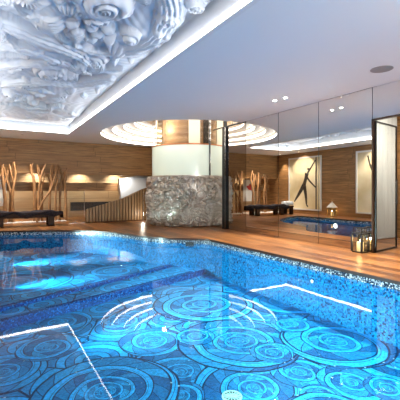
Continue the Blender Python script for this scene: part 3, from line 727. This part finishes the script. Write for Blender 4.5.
# ------------------------------------------------------------------ bench
BX0, BX1, BY0, BY1 = -.45, 2.05, 12.45, 13.05
t = thing('bench', 'long low dark wooden bench between the pool and the driftwood', 'bench', ((BX0+BX1)/2, (BY0+BY1)/2, 0))
hx, hy = (BX1-BX0)/2, (BY1-BY0)/2
obj('seat', box(B(), -hx, hx, -hy, hy, .34, .42, .008), M['bench_wood'], t)
obj('apron', box(B(), -hx+.25, hx-.2, -hy+.06, -hy+.09, .27, .34), M['bench_wood'], t)
for lx in (-hx+.72, hx-.32):
    for ly in (-hy+.1, hy-.1): obj('leg', box(B(), lx-.09, lx+.09, ly-.08, ly+.08, 0, .34, .006), M['bench_wood'], t)
for ly in (-hy+.1, hy-.1): obj('leg', box(B(), -hx+.02, -hx+.14, ly-.08, ly+.08, 0, .34, .006), M['bench_wood'], t)
# throw
bm = B(); nx, ny = 90, 26; grid = []; pr = random.Random(4)
for j in range(ny+1):
    row = []
    for i in range(nx+1):
        x = BX0+.35+(BX1-BX0-.27)*i/nx; v = j/ny; y = BY0-.03+(BY1-BY0+.06)*v; z = .432+.022*math.sin(x*5+1.3*math.sin(y*7))+.014*math.sin(x*13+y*9)+.02
        over = max(0, x-BX1)
        if over > 0: z -= over*2.4; x = BX1+.02+over*.15
        if v < .08 or v > .92:
            dd = (.08-v if v < .08 else v-.92)/.08; z -= .11*dd*(1+.5*math.sin(x*8)); y = (BY0-.02 if v < .5 else BY1+.02)
        row.append(bm.verts.new((x, y, z)))
    grid.append(row)
for j in range(ny):
    for i in range(nx): bm.faces.new((grid[j][i], grid[j][i+1], grid[j+1][i+1], grid[j+1][i]))
o = obj('throw', bm, M['throw'], None, True)
md = o.modifiers.new('thick', 'SOLIDIFY'); md.thickness = .02; md.offset = 1
tag(o, 'dark crumpled throw spread over the long wooden bench', 'throw')
for k, (x, y, z, lab) in enumerate(((-.30, 12.6, .53, 'rolled grey towel on the left end of the bench, in front'), (-.29, 12.86, .53, 'rolled grey towel on the left end of the bench, at the back'))):
    bm = B(); L = .34
    pts = []
    for i in range(70):
        a = i*.33; r = .02+.09*i/70; pts.append((r*math.cos(a), r*math.sin(a)))
    vs0 = [bm.verts.new((-L/2, p, q)) for p, q in pts]; vs1 = [bm.verts.new((L/2, p, q)) for p, q in pts]
    for i in range(69): bm.faces.new((vs0[i], vs0[i+1], vs1[i+1], vs1[i]))
    o = obj('towel', bm, M['towel'], None, True); o.location = (x, y, z); o.rotation_euler = (0, 0, PI/2 if False else R(4)); o.modifiers.new('thick', 'SOLIDIFY').thickness = .014
    tag(o, lab, 'towel', 'rolled towels on the bench')

# ------------------------------------------------------------------ stairwell screen, glass, posts
t = thing('slatted_screen', 'slatted wooden stair screen with a sloping top edge beside the column', 'screen', (4.0, 12.9, 0))
tops = [(2.92, .48), (3.6, .66), (4.1, .82), (4.5, .93), (5.25, 1.27)]
def top(x):
    for (a, za), (b, zb) in zip(tops, tops[1:]):
        if x <= b: return za+(zb-za)*(x-a)/(b-a)
    return tops[-1][1]
bm = B(); x = 2.94
while x < 5.22: prism(bm, [(x-4.0, .03), (x+.075-4.0, .03), (x+.075-4.0, top(x+.075)), (x-4.0, top(x))], -.03, .03, 'xz'); x += .112
obj('slats', bm, M['slat'], t)
obj('back_board', prism(B(), [(2.93-4, .03)]+[(5.25-4, .03)]+[(a-4, b-.02) for a, b in tops[::-1]], .035, .05, 'xz'), M['bench_wood'], t)
obj('bottom_rail', box(B(), -1.08, 1.26, -.04, .05, 0, .03), M['bench_wood'], t)
t = thing('glass_panel', 'clear glass balustrade panel between the driftwood and the slatted screen', 'glass panel', (2.62, 12.95, 0))
obj('glass', box(B(), -.26, .26, -.006, .006, .02, 1.14), M['glass'], t); obj('shoe', box(B(), -.27, .27, -.03, .03, 0, .03), M['chrome'], t); obj('edge', box(B(), .255, .268, -.008, .008, .02, 1.14), M['chrome'], t)
for k, (px, yy, h, lab) in enumerate(((143.3, 12.75, 1.12, 'slim chrome post at the right end of the slatted screen'), (146.6, 12.6, .98, 'slim chrome post right against the carved column'))):
    x = yp(px, 222, yy)[0]; tt = thing('chrome_post', lab, 'post', (x, yy, 0), group='chrome posts by the column')
    obj('shaft', tube(B(), [(0, 0, .01), (0, 0, h)], .022, 14), M['chrome'], tt, True, 40); obj('foot', lathe(B(), [(.05, 0), (.05, .012), (.022, .016)], seg=20), M['chrome'], tt)
q = [yp(px, py, 14.9)[::2] for px, py in ((119.5, 179), (147, 174), (152, 186), (142, 189), (133, 193), (121, 199))]
struct('stair_soffit', prism(B(), q, 14.9, 15.15, 'xz'), M['plaster'])
# framed picture behind the driftwood
t = thing('picture', 'white picture with a red splash behind the driftwood, seen in the mirror', 'picture', (.15, 15.18, 1.12))
obj('sheet', box(B(), -.38, .38, -.02, 0, -.55, .60), M['poster'], t)
bm = B(); prism(bm, [(.17*math.cos(a)*(1+.35*math.sin(3*a+1))-.06, .17*math.sin(a)*(1+.25*math.sin(5*a))+.20) for a in [2*PI*k/40 for k in range(40)]], -.024, -.02, 'xz'); obj('red_splash', bm, M['red'], t)

# ------------------------------------------------------------------ pictures on the left wall (seen in the mirror)
def dancer(limbs, hw, hh, label, Y):
    t = thing('dancer_picture', label, 'picture', (XL, Y, 1.5))
    bm = B()
    for q in (-1, 1): box(bm, 0, .05, q*hw-.035, q*hw+.035, -hh, hh); box(bm, 0, .05, -hw-.035, hw+.035, q*hh-.035, q*hh+.035)
    obj('frame', bm, M['frame_silver'], t); obj('print', box(B(), .004, .02, -hw+.03, hw-.03, -hh+.03, hh-.03), M['canvas'], t)
    bm = B()
    for pts, rad in limbs: 
        ps = smooth_line([(.02, y, z) for y, z in pts], 5); n = len(ps)
        rad = [q*.78 for q in rad]; rr = [rad[0]+(rad[-1]-rad[0])*i/(n-1)+(rad[1]-(rad[0]+rad[-1])/2)*4*(i/(n-1))*(1-i/(n-1)) for i in range(n)]
        tube(bm, ps, rr, 10)
    for v in bm.verts: v.co.x = .02+(v.co.x-.02)*.05
    obj('figure', bm, M['ink'], t, True)
    obj('pole', box(B(), .02, .026, .0+limbs_pole[0], .0+limbs_pole[0]+.07, -hh+.03, hh-.03), M['ink'], t)
    return t
limbs_pole = (-.78,)
# y grows towards the back wall, which is to the left in the mirror
L1 = [([(-.16, .42), (-.12, .70), (-.10, .42)][:1]+[(-.05, .20), (.02, -.10)], (.19, .15, .16)),           # torso
      ([(-.28, .66), (-.29, .76)], (.10, .13, .08)),                                                    # head
      ([(-.20, .50), (-.45, .80), (-.70, 1.12)], (.08, .06, .04)),
      ([(-.14, .34), (-.36, .10), (-.74, -.22)], (.07, .06, .04)),
      ([(.04, -.08), (.30, -.45), (.62, -.85)], (.15, .12, .05)), ([(.62, -.85), (.68, -.93)], (.05, .05, .03)),
      ([(.0, -.12), (-.10, -.60), (-.14, -1.05)], (.15, .11, .05)), ([(-.14, -1.05), (-.24, -1.16)], (.05, .05, .03))]
L1[0] = ([(-.17, .52), (-.10, .25), (.03, -.10)], (.19, .13, .17))
dancer(L1, 1.03, 1.29, 'picture of a dancer leaning from a pole, nearer the wall corner', 12.6)
L2 = [([(.05, .15), (.0, -.15), (.02, -.45)], (.18, .13, .17)), ([(.10, .36), (.11, .46)], (.10, .13, .09)),
      ([(.12, .20), (.38, .62), (.52, 1.10)], (.08, .06, .04)), ([(-.05, .18), (-.35, .45), (-.7, .70)], (.07, .06, .04)),
      ([(.06, -.42), (.12, -.80), (-.10, -1.15)], (.16, .12, .05)), ([(-.04, -.42), (-.35, -.70), (-.6, -1.0)], (.15, .11, .05))]
dancer(L2, 1.03, 1.29, 'picture of a dancer with one arm raised, farther from the corner', 8.62)

# ------------------------------------------------------------------ ceiling fittings
def downlight(x, y, z, r, lab, m, group='ceiling downlights', power=0, aim=None, ang=75, col=(1, .94, .84)):
    t = thing('downlight', lab, 'downlight', (x, y, z), group=group)
    obj('ring', lathe(B(), [(r*1.3, -.001), (r*1.3, -.007), (r, -.010), (r*.92, -.002)], seg=28), M['white_trim'], t, True, 40)
    obj('lens', lathe(B(), [(r*.94, -.004), (0, -.005)], seg=28), m, t)
    if power:
        a = aim if aim else (x, y, 0)
        lamp('downlight_beam', 'SPOT', (x, y, z-.03), power, col, a, spot_size=R(ang), spot_blend=.7, shadow_soft_size=.05)
    return t
P2 = [(5.17, 5.64), (5.24, 5.42)]
downlight(5.19, 5.66, ZC, .038, 'bright downlight on the ceiling, left one of the lit pair', M['lens'], power=330, ang=110)
downlight(5.22, 5.38, ZC, .038, 'bright downlight on the ceiling, right one of the lit pair', M['lens'], power=330, ang=110)
downlight(5.22, 2.25, ZC, .05, 'bright downlight above the near right deck', M['lens'], power=230, ang=110)
downlight(5.22, 1.95, ZC, .05, 'bright downlight closest to the wall behind the camera', M['lens'], power=250, ang=110)
for (yy, lab) in ((6.9, 'in the far'), (4.62, 'in the near')):
    for k in (0, 1):
        downlight(6.0, yy+.16*k, ZC, .016, 'tiny spotlight at the mirror edge of the ceiling, %s %s pair' % (('right', 'left')[k], lab[3:]), M['lens_dim'], 'tiny spotlights along the mirror')
vx, vy = gp(21, 135, ZC) if False else (.95, 13.5)
downlight(.95, 13.5, ZC, .06, 'dark ceiling downlight with an added beam above the bench and driftwood', M['off_lens'], power=340, aim=(.9, 13.3, 0), ang=110)  # the fitting is unlit; its beam is added to lift the back deck
downlight(4.80, 14.66, ZL, .03, 'small lamp added under the wooden fascia edge to brighten the white stair underside', M['lens_soft'], 'lamps of the stairwell soffit', 45, (4.95, 14.9, 1.4), 130)  # extra lamp, put in so the stair plaster comes out bright
for y, lab in ((13.95, 'nearest the back corner'), (6.2, 'nearest the camera'), (12.6, 'above the dancer leaning from a pole'), (8.62, 'above the dancer with one arm raised')):
    downlight(-.95, y, ZC, .045, 'small downlight washing the left wall, ' + lab, M['lens_soft'], 'downlights of the left wall', 130 if y > 13 or y < 7 else 170, (-1.33, y, .9 if y > 13 or y < 7 else 1.6), 62 if y > 13 or y < 7 else 115)
for k, x in enumerate((.1, 1.55, 3.35, 4.9)):
    downlight(x, 15.6, ZL+.28, .06, ('leftmost', 'second from left', 'third from left', 'rightmost')[k]+' lamp of the stairwell soffit under the wooden fascia', M['lens_soft'], 'lamps of the stairwell soffit', 65, (x, 15.95, .6), 120, (1, .88, .7))
t = thing('ceiling_speaker', 'round grey speaker grille in the ceiling above the glass door', 'speaker', (5.3, 3.35, ZC))
obj('ring', lathe(B(), [(.165, 0), (.165, -.008), (.15, -.010)], seg=40), M['grille'], t, True, 40); obj('grille', lathe(B(), [(.15, -.008), (.05, -.011), (0, -.011)], seg=40), M['grille'], t)

# unseen uplights added behind the photographer to brighten the ceiling
for k, (x, y, rz, lab) in enumerate(((1.2, YN, 0, 'wall uplight on the near wall, left one'), (2.9, YN, 0, 'wall uplight on the near wall, middle one'), (4.6, YN, 0, 'wall uplight on the near wall, right one'))):
    t = thing('added_uplight', 'added half-round white '+lab, 'added wall lamp', (x, y, 1.9), rz, 'added uplights behind the camera')
    obj('shade', lathe(B(), [(0, 0), (.10, .01), (.13, .10), (.12, .10), (.09, .03), (0, .02)], (0, 0, 0), 20, 0, PI), M['white_trim'], t, True, 40)
    obj('backplate', box(B(), -.13, .13, 0, .01, 0, .12), M['white_trim'], t)
    obj('bulb', box(B(), -.07, .07, .02, .05, .04, .055), M['lens_soft'], t)
    d = Vector((0, 1, 0)) if rz == 0 else Vector((1, 0, 0))
    p = Vector((x, y, 1.99))+d*.06
    lamp('added_uplight_beam', 'SPOT', p, (250, 550, 800)[k], (.93, .97, 1.0), p+d*1.5+Vector((0, 0, 1)), spot_size=R(110), spot_blend=.8, shadow_soft_size=.06)

# low point light near the chrome posts by the column
lamp('column_post_light', 'POINT', (XM-1.15, 12.55, .25), 4, (1, .9, .75), shadow_soft_size=.05)

# ------------------------------------------------------------------ world, camera, colour
w = bpy.data.worlds.new('World'); SC.world = w; w.use_nodes = True
w.node_tree.nodes['Background'].inputs[0].default_value = (.02, .02, .022, 1)
cam = bpy.data.cameras.new('camera'); co = bpy.data.objects.new('camera', cam); COL.objects.link(co)
co.location = (0, 0, CAMZ); co.rotation_euler = (PI/2, 0, -TH)
cam.sensor_width = 36; cam.lens = F/400*36; cam.shift_y = (HZ-200)/400; cam.clip_start = .02
SC.camera = co
SC.view_settings.view_transform = 'Standard'; SC.view_settings.look = 'None'; SC.view_settings.gamma = 1; SC.view_settings.exposure = .75
cy = SC.cycles
cy.max_bounces = 9; cy.diffuse_bounces = 4; cy.glossy_bounces = 6; cy.transparent_max_bounces = 14; cy.transmission_bounces = 6
cy.sample_clamp_indirect = 6; cy.use_denoising = True
